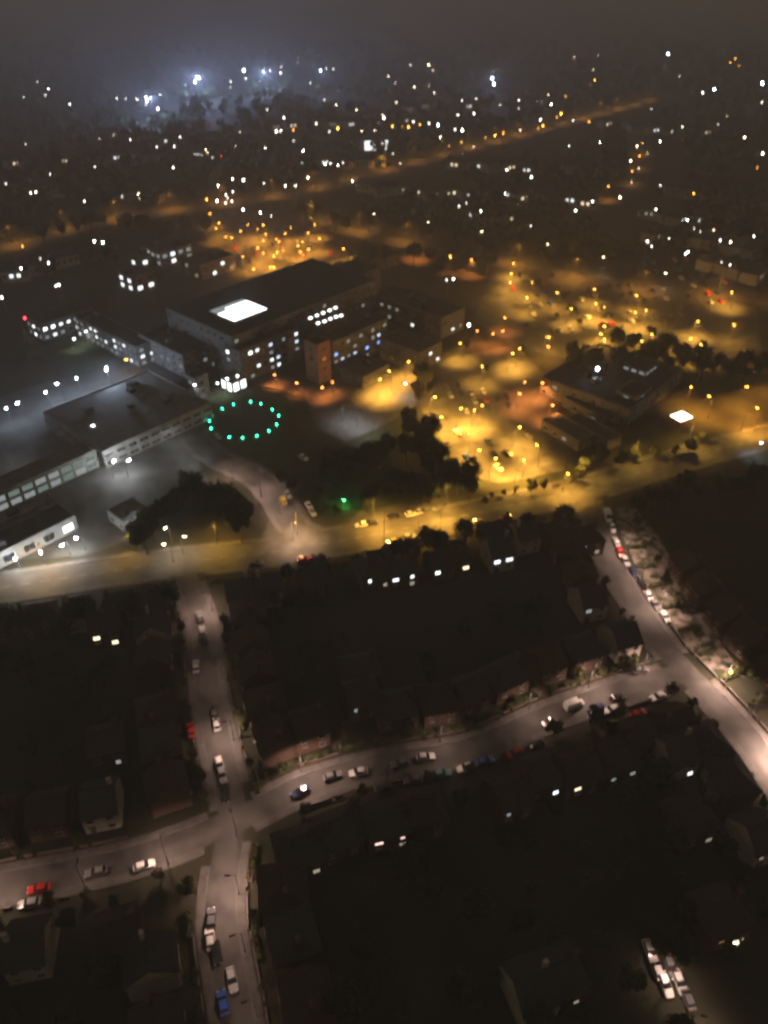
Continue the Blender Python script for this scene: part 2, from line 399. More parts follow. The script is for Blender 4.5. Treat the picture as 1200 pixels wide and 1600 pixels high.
block('hospital_annexe', (655,552), (693,535), (596,527), 9, 'dark hospital annexe whose right end wall catches golden car park light', 2, lit=.12, mats=('lit_white','lit_blue'), seed=9)
block('hospital_wing', (690,498), (735,483), (592,455), 10, 'long hospital wing with two rows of white lit windows behind the annexe', 2, lit=.5, mats=('lit_white','lit_dimwhite','lit_dim'), seed=12, pitch=4.5)
block('hospital_wing', (455,470), (600,418), (420,452), 11, 'unlit hospital wing behind the main block, before the far car park', 3, lit=.05, seed=13)
block('courtyard_building', (62,508), (142,479), (35,497), 8, 'low building with a row of white lit windows along a green lawn', 2, lit=.7, mats=('lit_bright','lit_white','lit_dimwhite'), seed=14, pitch=3.6)
block('courtyard_building', (212,543), (240,531), (148,484), 9, 'low building with white lit windows on the right side of green lawn', 3, lit=.6, mats=('lit_white','lit_dimwhite'), seed=15, pitch=3.6)
block('side_building', (285,556), (372,520), (222,520), 10, 'dark side building between the courtyard and the main hospital block', 3, lit=.07, mats=('lit_dim','lit_dimwhite'), seed=16)
block('distant_building', (250,395), (300,381), (215,384), 8, 'distant building with a bright row of white windows', 2, lit=.7, mats=('lit_white','lit_white','lit_dimwhite'), seed=17, pitch=4.5, wsize=(3,2))
block('distant_building', (207,434), (240,423), (180,424), 8, 'distant building with two short rows of white windows, left of the atrium', 2, lit=.8, mats=('lit_white',), seed=18, pitch=4.5, wsize=(3,2))
block('distant_building', (312,415), (368,398), (285,404), 8, 'distant building with two dotted rows of windows beside the far car park', 2, lit=.5, mats=('lit_white','lit_dim'), seed=19, pitch=5, wsize=(2.4,1.8))
block('distant_building', (214,402), (236,396), (196,397), 7, 'small distant building with one short bright strip of windows', 1, lit=.9, mats=('lit_white',), seed=20, pitch=4.5, wsize=(3,2))
block('plant_house', (602,405), (628,398), (582,398), 6, 'small shed with a faint blue-grey roof behind the hospital', 1, roof='pale_roof', lit=0, seed=21)
# white entrance pavilion and glass link
block('entrance_pavilion', (362,596), (386,587), (342,588), 5.5, 'brilliant white glass entrance pavilion at the head of the helipad', 1, lit=1, mats=('lit_entrance',), seed=22, pitch=3.0, wsize=(2.6,4.2), plant=False)
block('glass_link', (303,592), (322,582), (290,585), 8, 'pale grey lit glass link left of the white entrance pavilion', 2, lit=.5, mats=('lit_dimwhite',), seed=23, plant=False)
# multi-storey car park and service buildings on the left
block('car_park_block', (160,706), (330,630), (40,655), 6.5, 'broad grey car park block with flat roof, left of the helipad', 2, wall='concrete', roof='pale_roof', lit=.04, mats=('lit_dimwhite',), seed=24, pitch=4.4, wsize=(3.6,1.3))
block('parking_deck', (-60,797), (157,709), (-90,784), 6.5, 'long parking deck with a pale green lit band of openings', 2, wall='concrete', roof='pale_roof', lit=.95, mats=('lit_green','lit_green','lit_dimwhite'), seed=25, pitch=4.2, wsize=(3.6,2.0))
block('parking_deck', (-60,846), (82,777), (-80,838), 5, 'narrow lower parking deck with a grey parapet at the left edge', 1, wall='concrete', roof='pale_roof', lit=.1, mats=('lit_green',), seed=26, pitch=4.2, wsize=(3.6,1.6))
block('loading_hall', (-40,884), (146,828), (-65,860), 5, 'loading hall with bright white lamps on its front wall', 1, wall='concrete', roof='flat_roof', lit=.2, mats=('lit_white','lit_dimwhite'), seed=27, pitch=5, wsize=(3.5,2.6))
block('ramp_house', (195,818), (238,797), (162,800), 4, 'small ramp house in dim white light beside the loading hall', 1, wall='concrete', roof='pale_roof', lit=.2, mats=('lit_dimwhite',), seed=28)
# right of the car park
block('flat_roofed_building', (985,640), (1110,590), (870,575), 7, 'wide unlit flat-roofed block right of the bright car park', 2, lit=.02, seed=29)
block('rooftop_hall', (996,622), (1030,608), (966,608), 8.2, 'rooftop hall with white lit edges on the unlit flat-roofed block', 1, z0=6.8, wall='hospital_wall', lit=.45, mats=('lit_dimwhite',), seed=30, pitch=2.4, wsize=(2.2,1.2), plant=False)
block('rooftop_hall', (1010,580), (1040,566), (975,567), 9, 'small lit rooftop hall at the back of the unlit flat-roofed block', 1, z0=6.8, wall='hospital_wall', lit=.8, mats=('lit_dimwhite','lit_dim'), seed=31, pitch=2.4, wsize=(2.2,1.2), plant=False)
for i, (c, b, a) in enumerate((((905,690),(930,678),(862,650)), ((950,690),(972,680),(903,645)), ((935,650),(955,641),(893,615)))):
    block('long_hut', c, b, a, 4, ('long narrow hut at the edge of the bright car park','second hut, nearer the dark flat-roofed block','third hut, farthest from the main road')[i], 1, roof='slate', lit=.05, mats=('lit_dim',), seed=40+i, ua=R(35), plant=False)
# glowing canopy by the right end of the main road
cpos = G(1065, 650, 4.5); r = link('lit_canopy', None, None, (cpos.x, cpos.y, 0), R(30)); tag(r, 'glowing warm white canopy roof standing alone near the right end of main road', 'canopy')
for sx in (-1, 1):
    for sy in (-1, 1): k = MB(); k.tube((sx*2.6, sy*2.0, 0), (sx*2.6, sy*2.0, 4.2), .12, .12, 'lamp_metal', 8); k.build('post', r)
k = MB(); k.box((0,0,4.25), (6.6,5.4,.12), 'window_frame'); k.build('roof_frame', r)
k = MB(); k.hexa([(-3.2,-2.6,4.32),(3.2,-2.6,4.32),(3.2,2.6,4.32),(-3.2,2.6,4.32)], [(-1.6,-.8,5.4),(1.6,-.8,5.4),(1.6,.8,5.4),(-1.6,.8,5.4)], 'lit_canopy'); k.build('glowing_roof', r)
# ------------------------------------------------------------------ lamps
def nearest(n, p):
    pa = ROADS[n][0]; i = min(range(len(pa)), key=lambda j: (pa[j]-p).length); i = min(max(i,1), len(pa)-2); t = pa[i+1]-pa[i-1]; return pa[i], math.atan2(t.y, t.x)
def lamp_list(txt, z, c, pw, desc, tail, group, kind='bowl', name='street_lamp'):
    L = sorted((tuple(map(float, s.split(','))) for s in txt.split()))
    for i, (x, y) in enumerate(L):
        kd = kind if kind != 'mix' else ('flood' if i % 6 == 3 else 'bowl')
        street_lamp(G(x, y, z), c, pw*random.uniform(.6, 1.4)*(.5 if kind == 'mix' and kd == 'flood' else 1), ('%s, %s from the left %s' % (desc, nth(i), tail) if len(L) > 1 else desc+' '+tail), group, z, kd, name=name)
lamp_list('340,358 338,349 372,362 366,372 403,359 415,351 408,377 418,367 443,364 430,375 440,377 398,388 410,394 435,393 432,401 473,377 474,394 486,389 493,352 484,363 503,372 541,389 541,407 432,417 392,420 418,418 397,450 434,438 325,335 357,370 386,352 455,357 462,385 378,400',
  8, 'S', 20000, 'sodium lamp', 'in the crowded far car park', 'far car park lamps', 'mix')
lamp_list('804,410 804,428 832,443 822,463 876,458 934,453 927,473 945,482 1000,463 1010,483 995,490 888,481 853,525 950,510 934,520 942,532 1022,521 1008,532 1088,500 1074,530 1092,536 1149,458 1149,506 1160,549 799,443 722,534 755,570 808,546 795,552',
  8, 'G', 30000, 'golden lamp', 'in the right car park', 'right car park lamps', 'mix')
lamp_list('743,519 793,498 783,519 765,522 852,540', 7, 'O', 14000, 'orange-red lamp', 'behind the bright car park', 'orange-red lamps')
lamp_list('634,567 612,582 673,620 750,636 738,644 697,652 734,681 805,667 845,698 767,717 885,736 715,640 590,595 742,702 820,715',
  8, 'G', 44000, 'golden lamp', 'in the bright car park', 'bright car park lamps', 'mix')
lamp_list('820,600 810,612 841,598 860,630', 7, 'O', 15000, 'orange lamp', 'at the long huts', 'long hut lamps')
lamp_list('430,583 497,606 520,600 470,598', 5, 'O', 6500, 'orange lamp', 'below the hospital stair tower', 'stair tower lamps')
lamp_list('1160,604 1115,620 1080,602 1215,590 1190,640', 9, 'S', 26000, 'sodium lamp', 'along the right end of the main road', 'main road end lamps')
lamp_list('210,598 238,618 243,642', 6, 'O', 7000, 'orange lamp', 'along the staff road beside the car park block', 'staff road lamps')
lamp_list('10,635 33,627 72,610 95,600 120,588', 7, 'B', 2200, 'bluish white lamp', 'in the row at the left edge', 'white lamps along the yard', 'flood')
lamp_list('166,572 170,580', 10, 'B', 11000, 'bluish floodlight', 'at the courtyard corner', 'bluish floodlights', 'flood')
lamp_list('192,561', 7, 'Y', 1500, 'yellow-green lamp', 'beside the bluish floodlights', 'yellow-green lamp')
lamp_list('172,724 195,722', 6, 'W', 4200, 'white lamp', 'at the end wall of the parking deck', 'parking deck lamps', 'flood')
lamp_list('24,868 62,858 104,847 128,839', 5, 'W', 3200, 'white lamp', 'in front of the loading hall', 'loading hall lamps', 'flood')
lamp_list('205,800 5,700 150,660 290,700 320,735 265,665', 7, 'W', 1500, 'faint white lamp', 'around the car park block and yard', 'faint yard lamps', 'cutoff')
lamp_list('350,590 377,588 345,600 310,600', 6, 'W', 1800, 'white lamp', 'at the white entrance pavilion', 'entrance lamps')
lamp_list('535,632 558,640 580,655', 7, 'W', 2200, 'greenish white lamp', 'on the hospital forecourt', 'forecourt lamps', 'cutoff')
lamp_list('130,520 110,530', 5, 'W', 1400, 'white lamp', 'lighting the courtyard lawn', 'courtyard lamps')
lamp_list('600,463 640,600', 6, 'W', 2500, 'white lamp', 'between hospital wing and annexe', 'back wing lamps')
lamp_list('655,383 708,400 735,404', 8, 'O', 24000, 'orange lamp', 'along the distant boulevard', 'boulevard lamps')
lamp_list('670,348 757,362 855,380 588,334 948,402 1045,427', 9, 'M', 1500, 'pale lamp', 'beyond the distant boulevard', 'boulevard back lamps')
lamp_list('265,849 281,836 263,820', 7, 'M', 3200, 'cream lamp', 'beside the main road below the loading hall', 'cream roadside lamps')
lamp_list('532,778', 2.5, 'N', 700, 'green garden light', 'on the hospital lawn', 'green garden light', 'flood')
lamp_list('600,806 655,797 690,792', 7, 'G', 16000, 'golden lamp', 'in the small car park along the main road', 'roadside car park lamps', 'cutoff')
lamp_list('455,815 435,775 405,748 360,722', 7, 'P', 9500, 'pinkish lamp', 'along the hospital access road', 'access road lamps', 'cutoff')
lamp_list('1140,1042', 3, 'Y', 900, 'yellow-green garden lamp', 'by the right side street', 'garden lamp')
lamp_list('1085,1585 1050,1525', 5, 'P', 1500, 'pinkish lamp', 'over the lit drive at lower right', 'lower right drive lamps', 'cutoff')
lamp_list('1134,1468', 3, 'M', 350, 'dim garden lamp', 'under a tree at lower right', 'lower right garden lamp', 'flood')
lamp_list('1197,692', 6, 'B', 3000, 'bluish white lamp', 'at the right end of the main road', 'bluish lamp')

def along(n, d, s0, step, cnt, c, pw, h, desc, group, kind='cutoff', jit=.25, rev=False):
    pth = offs(ROADS[n][0], d)
    for i in range(cnt):
        p, a = at_len(pth, s0+i*step)
        street_lamp(p, c, pw*random.uniform(1-jit, 1+jit), '%s lamp %s' % (nth(i), desc), group, h, kind, a+(-math.pi/2 if d > 0 else math.pi/2))
along('main_road', 6.4, 14, 24, 14, 'Y', 12500, 9, 'from the left along the far kerb of the main road', 'main road lamps')
along('distant_avenue', 9, 40, 36, 22, 'S', 15000, 11, 'from the left along the distant avenue', 'distant avenue lamps')
along('distant_boulevard', 8, 20, 36, 9, 'S', 22000, 11, 'from the left along the verge of distant boulevard', 'distant boulevard verge lamps')
along('distant_lane', 7, 30, 50, 4, 'S', 9000, 9, 'along the distant lane, counted from its near end', 'distant lane lamps', 'bowl')
def spots(n, side, pts, desc, group, c='P', h=7, back=.7):
    pth, wd, _ = ROADS[n]
    for i, (x, y, pw) in enumerate(pts):
        q, a = nearest(n, G(x, y).to_2d()); nv = Vector((-math.sin(a), math.cos(a)))*side
        street_lamp(q+nv*(wd/2+back), c, pw, '%s pinkish lamp %s' % (nth(i), desc), group, h, 'cutoff', math.atan2(-nv.y, -nv.x))
spots('left_side_street', 1, ((312,962,7000),(322,1068,1300),(352,1165,6500),(328,1405,8000),(348,1500,1200),(375,1590,900)), 'from the main road along left side street', 'left side street lamps')
spots('cross_street', -1, ((15,1380,4500),(125,1365,1400),(255,1335,4500),(375,1285,3200)), 'from the left on the left arm of cross street', 'left cross street lamps')
spots('cross_street', 1, ((475,1222,7000),(535,1205,1800),(690,1165,2200),(845,1118,3600),(940,1088,7500),(1010,1065,5500)), 'from the left on the right arm of cross street', 'right cross street lamps')
spots('right_side_street', 1, ((968,852,8000),(985,905,6500),(1012,950,10000),(1060,1030,2000),(1105,1080,20000),(1150,1130,1500),(1196,1200,55000)), 'from the main road along right side street', 'right side street lamps', back=3.2)
# distant lights of the town: single lamps too far for their columns to show
FAR = '''W 290,133 383,123 359,128 359,136 183,154 195,154 215,155 229,152 229,163 250,149 248,170 412,108 421,110 440,105 438,114 460,113 466,90 466,98 510,108 520,108 484,130 35,152 57,128 70,149 77,139 110,163 418,171 445,184 430,205 436,205 441,205 457,220 482,189 495,193 515,206 474,236 473,255 508,256 517,256 526,258 535,254 552,283 283,214 244,230 272,229 303,242 331,246 370,229 413,231 154,217 205,218 39,225 76,272 148,260 272,262 49,302 54,300 132,314 7,287 340,291 365,280 382,281 414,286 447,290 462,291 341,314 352,318 365,300 357,310 355,304 361,314 378,328 406,332 426,337 150,377 163,378 75,410 86,448 95,445 65,405 4,466 30,420 672,134 678,145 722,157 744,154 848,121 880,94 933,86 860,163 812,157 811,170 781,163 740,177 713,175 715,179 712,202 721,204 645,190 600,184 669,193 895,188 843,187 891,228 936,222 975,204 1030,221 943,268 831,277 792,265 790,302 731,318 719,322 749,330 827,353 924,315 900,330 1062,119 1098,145 1017,170 1121,194 1067,198 1192,160 1075,344 1082,357 1092,362 1128,376 1178,370 1012,378 1018,384 1048,373 1070,397 1078,394 1130,410 1138,414 1025,328 1033,290 640,102 700,437 709,437 730,507 1190,240
B 310,122 380,110 770,123 771,131 686,195 1043,84 1116,140 1190,130 306,128 229,157 500,110 936,578
M 508,156 524,164 556,172 565,205 587,204 598,180 618,160 619,130 607,119 647,136 669,102 675,110 898,90 927,109 858,149 686,214 612,240 625,256 740,230 814,203 480,278 997,229 1012,240 1000,263 988,285 984,251 970,308 1137,182 1164,215 1117,360 1139,378 220,310 214,303 376,206 320,234 324,239
S 457,203 527,200 928,125 923,131 883,150 1181,262 325,312 613,197 630,198 638,199 655,196 722,222 773,212 785,208 840,200 848,197 878,178 870,184 921,190 35,384 1084,303 1140,98 1155,103 1150,92 700,228 760,215
R 344,245 36,498'''
zone = lambda x, y: ('upper left' if x < 400 else 'upper middle' if x < 800 else 'upper right') if y < 210 else ('left' if x < 400 else 'middle' if x < 800 else 'right')
cname = dict(W='white', B='bluish', M='cream', S='orange', R='red')
bins = {}
for ln in FAR.split('\n'):
    c, *ps = ln.split()
    for s in ps:
        x, y = map(float, s.split(',')); bins.setdefault((c, zone(x, y)), []).append((x, y))
FM = {}
def far_mesh(c, h, r, q):
    if (c, h, r, q) not in FM:
        k = MB(); k.tube((0,0,0), (0,0,h), .16, .1, 'lamp_metal', 6); k.tube((0,0,h), (.8,0,h+.1), .08, .08, 'lamp_metal', 5); k.ball((.9,0,h), r, 'far_%s%d' % (c, q), 8, 6, 1.35)
        FM[(c, h, r, q)] = k.mesh('distant_lamp')
    return FM[(c, h, r, q)]
for (c, zn), L in bins.items():
    for i, (x, y) in enumerate(sorted(L)):
        h = 12 if c in 'BR' else 9
        rr = (.55 if y < 210 else .40)*(1.5 if c == 'B' else 1)*random.choice((.6,.8,1,1,1.25))
        o = link('distant_lamp', far_mesh(c, h, round(rr, 2), 3 if c == 'B' else random.choice((0,0,0,0,1,1,1,2,2))), None, G(x, y, h)-Vector((0,0,h)), random.uniform(0, 6.28))
        tag(o, 'distant %s light, %s such from the left, %s part of view' % (cname[c], nth(i), zn), 'street lamp', 'distant %s lights, %s' % (cname[c], zn))
# floodlit dock on the skyline: its masts light the mist
for i, (x, y, e) in enumerate(((310,120,420000),(235,152,200000),(410,112,300000),(770,121,50000),(500,110,60000))):
    street_lamp(G(x, y, 25), 'D', e, nth(i)+' tall bluish floodlight mast from the left under the skyline', 'skyline floodlight masts', 25, 'flood', name='floodlight_mast')
# ------------------------------------------------------------------ trees
def leafy(seed, h, rad, leaf, nclump, per, lsize, flat=1.0):
    rnd = random.Random(seed); t = MB(); top = h*.55
    t.tube((0,0,0), (.1,.05,top), .05*h*.45, .02*h*.5, 'bark', 7)
    cr = MB(); k = cr.mat(leaf)
    for c in range(nclump):
        a = rnd.uniform(0, 6.28); e = rnd.uniform(-.5, 1.0); d = rad*rnd.uniform(.25, .8)
        cx, cy_, cz = d*math.cos(a)*math.cos(e*.9), d*math.sin(a)*math.cos(e*.9), h*.62+rad*.75*flat*math.sin(e)*rnd.uniform(.5,1.1)
        if c < 6: t.tube((.05,.02,top*rnd.uniform(.55,.95)), (cx*.8, cy_*.8, cz), .12, .04, 'bark', 5)
        cr_ = rad*rnd.uniform(.28, .5)
        for q in range(per):
            u = Vector((rnd.gauss(0,1), rnd.gauss(0,1), rnd.gauss(0,1))).normalized()
            p = Vector((cx, cy_, cz))+u*cr_*rnd.uniform(.55, 1.08)
            n = (u+Vector((rnd.gauss(0,.6), rnd.gauss(0,.6), rnd.gauss(0,.6)))).normalized(); s1 = n.orthogonal().normalized(); s2 = n.cross(s1); s = lsize*rnd.uniform(.6,1.3); ro = rnd.uniform(0, 6.28)
            s1, s2 = s1*math.cos(ro)+s2*math.sin(ro), s2*math.cos(ro)-s1*math.sin(ro)
            i = len(cr.v); cr.v += [tuple(p-s1*s*.5), tuple(p+s2*s*.38), tuple(p+s1*s*.6), tuple(p-s2*s*.34)]; cr.f.append((i,i+1,i+2,i+3)); cr.m.append(k)
    return t.mesh('trunk'), cr.mesh('crown')
TREES = [leafy(1, 9, 3.6, 'leaf_dark', 16, 110, .62), leafy(2, 11, 4.2, 'leaf_dark', 20, 110, .68), leafy(3, 7, 3.0, 'leaf_olive', 13, 100, .55), leafy(4, 8, 3.0, 'leaf_bare', 14, 60, .5), leafy(5, 12, 3.2, 'leaf_dark', 18, 110, .6, 1.6), leafy(6, 5, 2.2, 'leaf_olive', 10, 90, .42)]
TPOS = []
def tree(p, kind, s, label, group):
    r = link('tree', None, None, (p[0], p[1], 0), random.uniform(0, 6.28)); r.scale = (s, s, s*random.uniform(.9, 1.15)); tag(r, label, 'tree', group)
    link('trunk', TREES[kind][0], r); link('crown', TREES[kind][1], r); TPOS.append((Vector((p[0], p[1])), 3.5*s)); return r
KN = ('bushy', 'broad', 'olive-green', 'sparse brown', 'tall narrow', 'small olive')
def tree_row(pts, n, jit, kinds, smin, smax, where, group, z=5):
    path = smooth([G(a, b, z).to_2d() for a, b in pts]); L = plen(path); i = 0
    for k in range(n):
        p, a = at_len(path, L*(k+.5)/n+random.uniform(-.2,.2)*L/n); p = p+Vector((-math.sin(a), math.cos(a)))*random.uniform(-jit, jit)
        kd = random.choice(kinds)
        tree(p, kd, random.uniform(smin, smax), '%s tree, %s from left %s' % (KN[kd], nth(k), where), group)
tree_row([(-40,965),(60,955),(130,950),(215,935),(262,925)], 13, 1.5, (0,1,2,4), .75, 1.05, 'in the left row below main road', 'trees below the main road, left end', 8)
tree_row([(345,905),(430,887),(520,866),(640,841),(760,814),(900,795)], 26, 1.8, (0,1,2,5), .6, .95, 'in the centre row below main road', 'trees below the main road, centre', 8)
tree_row([(985,775),(1010,765),(1060,762),(1130,755),(1200,735)], 9, 2, (0,1,4), .8, 1.1, 'in the right row below main road', 'trees below the main road, right end', 8)
tree_row([(960,715),(1010,700),(1060,690),(1110,675)], 6, 2, (2,5,0), .7, .95, 'in the lit row above main road', 'lit trees above the main road')
tree_row([(215,850),(260,800),(330,790),(385,830)], 17, 5, (0,1,4), .8, 1.1, 'in the grove beside the access road', 'grove trees')
tree_row([(290,765),(325,775),(360,800)], 5, 3, (0,1), .9, 1.1, 'at the back of the access road grove', 'back grove trees')
tree_row([(640,650),(660,690),(690,730),(740,765)], 16, 5, (0,1,4), .8, 1.1, 'in the belt left of bright car park', 'belt trees')
tree_row([(505,745),(560,720),(620,690)], 15, 7, (0,1,2,4), .7, 1.1, 'on the dark hospital lawn', 'lawn trees')
tree_row([(560,770),(640,760),(720,762)], 12, 4, (0,1), .7, 1, 'at the lower edge of hospital lawn', 'lawn edge trees')
tree_row([(435,735),(485,765),(530,795)], 6, 1.5, (0,2,5), .6, .8, 'between access road and hospital lawn', 'access road trees')
tree_row([(650,585),(670,600)], 2, 1, (1,4), .9, 1, 'at the foot of the hospital annexe', 'annexe trees')
tree_row([(880,570),(930,555),(1010,550),(1070,560),(1130,575),(1180,570)], 28, 8, (0,1,4), .8, 1.1, 'behind the dark flat-roofed block', 'flat-roofed block trees')
tree_row([(900,735),(930,715),(950,700)], 4, 1.5, (0,2), .6, .8, 'beside the long huts', 'hut trees')
tree_row([(60,372),(160,350),(230,360),(330,352)], 12, 6, (0,1,4), .9, 1.3, 'in front of the distant avenue', 'avenue trees')
tree_row([(470,330),(560,352),(640,350),(760,385)], 12, 6, (0,1,4), .9, 1.2, 'beside the distant boulevard', 'boulevard trees')
tree_row([(445,455),(520,425),(560,410),(650,400),(780,420)], 12, 4, (0,1,4), .9, 1.2, 'behind the hospital wings', 'wing trees')
tree_row([(985,800),(1010,850),(1040,910),(1075,965),(1100,1000)], 6, 1.2, (5,2), .5, .8, 'on the right side street verge', 'verge trees', 2)
tree_row([(1120,1455),(1150,1475),(1135,1495)], 3, .6, (2,5), .6, .8, 'round the dim garden lamp, lower right', 'lower right garden lamp trees', 3)
tree_row([(1150,1050),(1165,1030),(1190,1060)], 3, 1, (2,5), .7, .9, 'beside the yellow-green garden lamp', 'garden lamp trees', 3)

for i, (x, y) in enumerate(sorted([(812,432),(838,450),(882,466),(930,462),(940,490),(1004,473),(1000,498),(893,488),(858,533),(944,520),(1016,528),(1080,510),(1098,540),(728,542),(760,578),(815,556),(1154,516),(905,505),(870,495),(1045,505)])):
    kd = (2,5,5,3)[i % 4]; tree(G(x, y, 2).to_2d(), kd, random.uniform(.7, 1.0), 'lamplit %s tree, %s from the left in right car park' % (KN[kd], nth(i)), 'right car park trees')
tree_row([(745,778),(800,765),(850,755),(895,742)], 8, 1.2, (5,2), .5, .75, 'between bright car park and main road', 'car park edge trees', 3)
# ------------------------------------------------------------------ houses
HM = {}
def house_parts(style):
    if style in HM: return HM[style]
    w, d, e, rg, wall, roof, hip = style
    a = MB(); a.hexa([(-w/2,-d/2,0),(w/2,-d/2,0),(w/2,d/2,0),(-w/2,d/2,0)], [(-w/2,-d/2,e),(w/2,-d/2,e),(w/2,d/2,e),(-w/2,d/2,e)], wall)
    if not hip:
        for s in (-1, 1): a.hexa([(s*(w/2-.12)-.12,-d/2,e),(s*(w/2-.12)+.12,-d/2,e),(s*(w/2-.12)+.12,d/2,e),(s*(w/2-.12)-.12,d/2,e)], [(s*(w/2-.12)-.12,-.05,rg-.1),(s*(w/2-.12)+.12,-.05,rg-.1),(s*(w/2-.12)+.12,.05,rg-.1),(s*(w/2-.12)-.12,.05,rg-.1)], wall)
    r = MB(); o = .4; t = .16; k = .0 if not hip else w/2-.8; dz = (rg-e)*o/(d/2)
    x0, y0 = w/2+(.12 if not hip else o), d/2+o; rx = x0-k if hip else x0
    q = [(-x0,-y0,e-dz),(x0,-y0,e-dz),(x0,y0,e-dz),(-x0,y0,e-dz)]; A, B = (-rx,0,rg), (rx,0,rg); up = lambda p: (p[0], p[1], p[2]+t)
    for f in ((q[0],q[1],B,A), (q[2],q[3],A,B), (q[1],q[2],B), (q[3],q[0],A)):
        if len(f) == 3 and not hip: continue
        r.face([up(p) for p in f], roof)
        if not hip: r.face(list(reversed(f)), roof)
    for i in range(4): r.face([q[i], q[(i+1)%4], up(q[(i+1)%4]), up(q[i])], roof)
    if not hip:
        for s in (1, -1):
            j = [q[1],B,q[2]] if s > 0 else [q[3],A,q[0]]
            r.face([j[0], j[1], up(j[1]), up(j[0])], roof); r.face([j[1], j[2], up(j[2]), up(j[1])], roof)
    for n in range(9): r.box((-rx+(n+.5)*2*rx/9, 0, rg+t+.03), (2*rx/9-.06, .3, .12), roof)
    c = MB(); c.box((w/2-1.0, .5, (rg+e)/2+1.2), (.9, .65, rg-e+1.2), wall); c.box((w/2-1.0, .5, rg+1.2), (1.05, .8, .16), 'concrete')
    for s in (-.2, .2): c.tube((w/2-1.0+s, .5, rg+1.25), (w/2-1.0+s, .5, rg+1.7), .11, .09, 'brick', 7)
    dr = MB(); dr.box((0, 0, 1.05), (1.0, .1, 2.1), 'wood_door'); dr.box((0, -.25, 2.35), (1.5, .6, .12), 'concrete')
    HM[style] = tuple(x.mesh(n) for x, n in ((a,'wall'),(r,'roof'),(c,'chimney'),(dr,'door')))
    return HM[style]
STYLES = [(7.5,8.0,5.2,8.3,'brick','roof_tile',False), (8.5,8.5,5.2,8.4,'brick','roof_tile',True), (7.0,8.5,5.3,8.6,'render','slate',False), (9.0,8.0,5.0,8.2,'brick','slate',True)]
HPOS = []
def house(p, rz, st, label, group=None, lit=(), nwin=True):
    r = link('house', None, None, (p[0], p[1], 0), rz); tag(r, label, 'house', group); HPOS.append(Vector((p[0], p[1])))
    s = STYLES[st]; a, b, c, d = house_parts(s); link('wall', a, r); rf = link('roof', b, r); link('chimney', c, rf); link('door', d, r, (-s[0]*.28, -s[1]/2-.02, 0))
    k = 0
    for side in (0, 1):
        for z in (1.5, 4.0):
            for x in (-.28, .25):
                if side == 0 and z < 2 and x < 0: continue
                L = [l for l in lit if l[0] == k]; wd = L[0][2] if L else 1.4; m = L[0][1] if L else 'dark_pane'
                y = (-s[1]/2-.02) if side == 0 else (s[1]/2+.02)
                add_window(r, x*s[0], y, z, 0 if side == 0 else math.pi, wd, 1.25, m); k += 1
    return r
# houses whose lit windows show in the dark gardens: spot, light, width, description
SPOTS = [
 (180,1003,'warm',2.6,'two warm lit windows below the main road at left',2), (232,1140,'warm',1.5,'one yellowish lit window left of the left side street',1), (365,945,'warm',1.2,'one yellow lit window where the left side street meets main road',1),
 (582,1072,'cool',1.3,'thin bluish lit windows in the middle of the dark centre block',2), (556,1110,'dimwhite',1.2,'one faint window in the middle of the dark centre block',1),
 (578,908,'white',1.6,'first white lit window of the cluster below the main road',1), (607,903,'warm',1.6,'warm lit window of the cluster below the main road',2), (632,903,'white',1.9,'two bluish white windows at the right of the cluster below the road',2),
 (684,895,'white',1.7,'pinkish white lit window right of the window cluster',1), (728,887,'warm',1.8,'two cream lit windows in the row below the main road',2), (787,876,'white',2.8,'broad bright lit garden room below the main road',2),
 (773,846,'white',1.4,'one white window just under the main road trees',1), (882,853,'warm',1.6,'two lit windows near the right side street corner',2), (913,856,'dimwhite',1.6,'one dull window next to the right side street corner',1),
 (920,955,'dimwhite',1.8,'one faint window left of the right side street',1), (868,1238,'white',2.0,'bright lit window below the parked red car',1), (903,1232,'warm',1.7,'cream lit window below the pale blue van',1),
 (975,1212,'dimwhite',2.2,'dull grey lit windows in the right of the lower block',2), (1078,1208,'white',2.0,'single white lit window near the right side street',1), (612,1312,'pink',1.8,'pinkish and white lit windows in the lower middle',2),
 (795,1272,'dimwhite',1.6,'very faint window in the lower middle',1), (1107,1312,'dim',1.6,'dull warm window in the lower right',1), (1190,1340,'dim',1.6,'dull window at the right edge of the lower right',1),
 (455,1362,'dimwhite',1.1,'thin streak of light in the lower left middle',1), (185,1190,'dimwhite',1.1,'pale faint window in the dark left block',1), (1128,1470,'orange',1.4,'dim orange lit window in the lower right corner',1), (830,1590,'blue',1.2,'bluish lit window at the bottom edge',1), (900,1565,'dim',1.2,'dull window near the bottom edge',1), (170,1500,'dimwhite',.9,'tiny faint window in the lower left corner block',1)]
for i, (x, y, c, wd, ds, n) in enumerate(SPOTS):
    st = i % 4; s = STYLES[st]; rz = R(17)+random.uniform(-.06,.06); w0 = G(x, y, 4.0 if i % 3 else 1.5)
    nrm = Vector((math.sin(rz), -math.cos(rz))); p = w0.to_2d()-nrm*(s[1]/2)
    # window index 1, 2 = upper front pair; the house stands so that the lit one is where the photo shows it
    p = p-Vector((math.cos(rz), math.sin(rz)))*((-.28 if i % 3 else .25)*s[0])*(1 if n == 1 or i % 3 == 0 else .0)
    house(p, rz, st, 'house with '+ds, 'houses with lit windows', [(1 if i % 3 else 0,'room_'+c,round(wd*random.uniform(.6,1.05),1))]+([(2 if i % 3 else 1,random.choice(('room_','lit_'))+c,round(wd*random.uniform(.5,.9),1))] if n == 2 else [])+([(0,'room_dim',1.4)] if i % 2 and i % 3 else []))
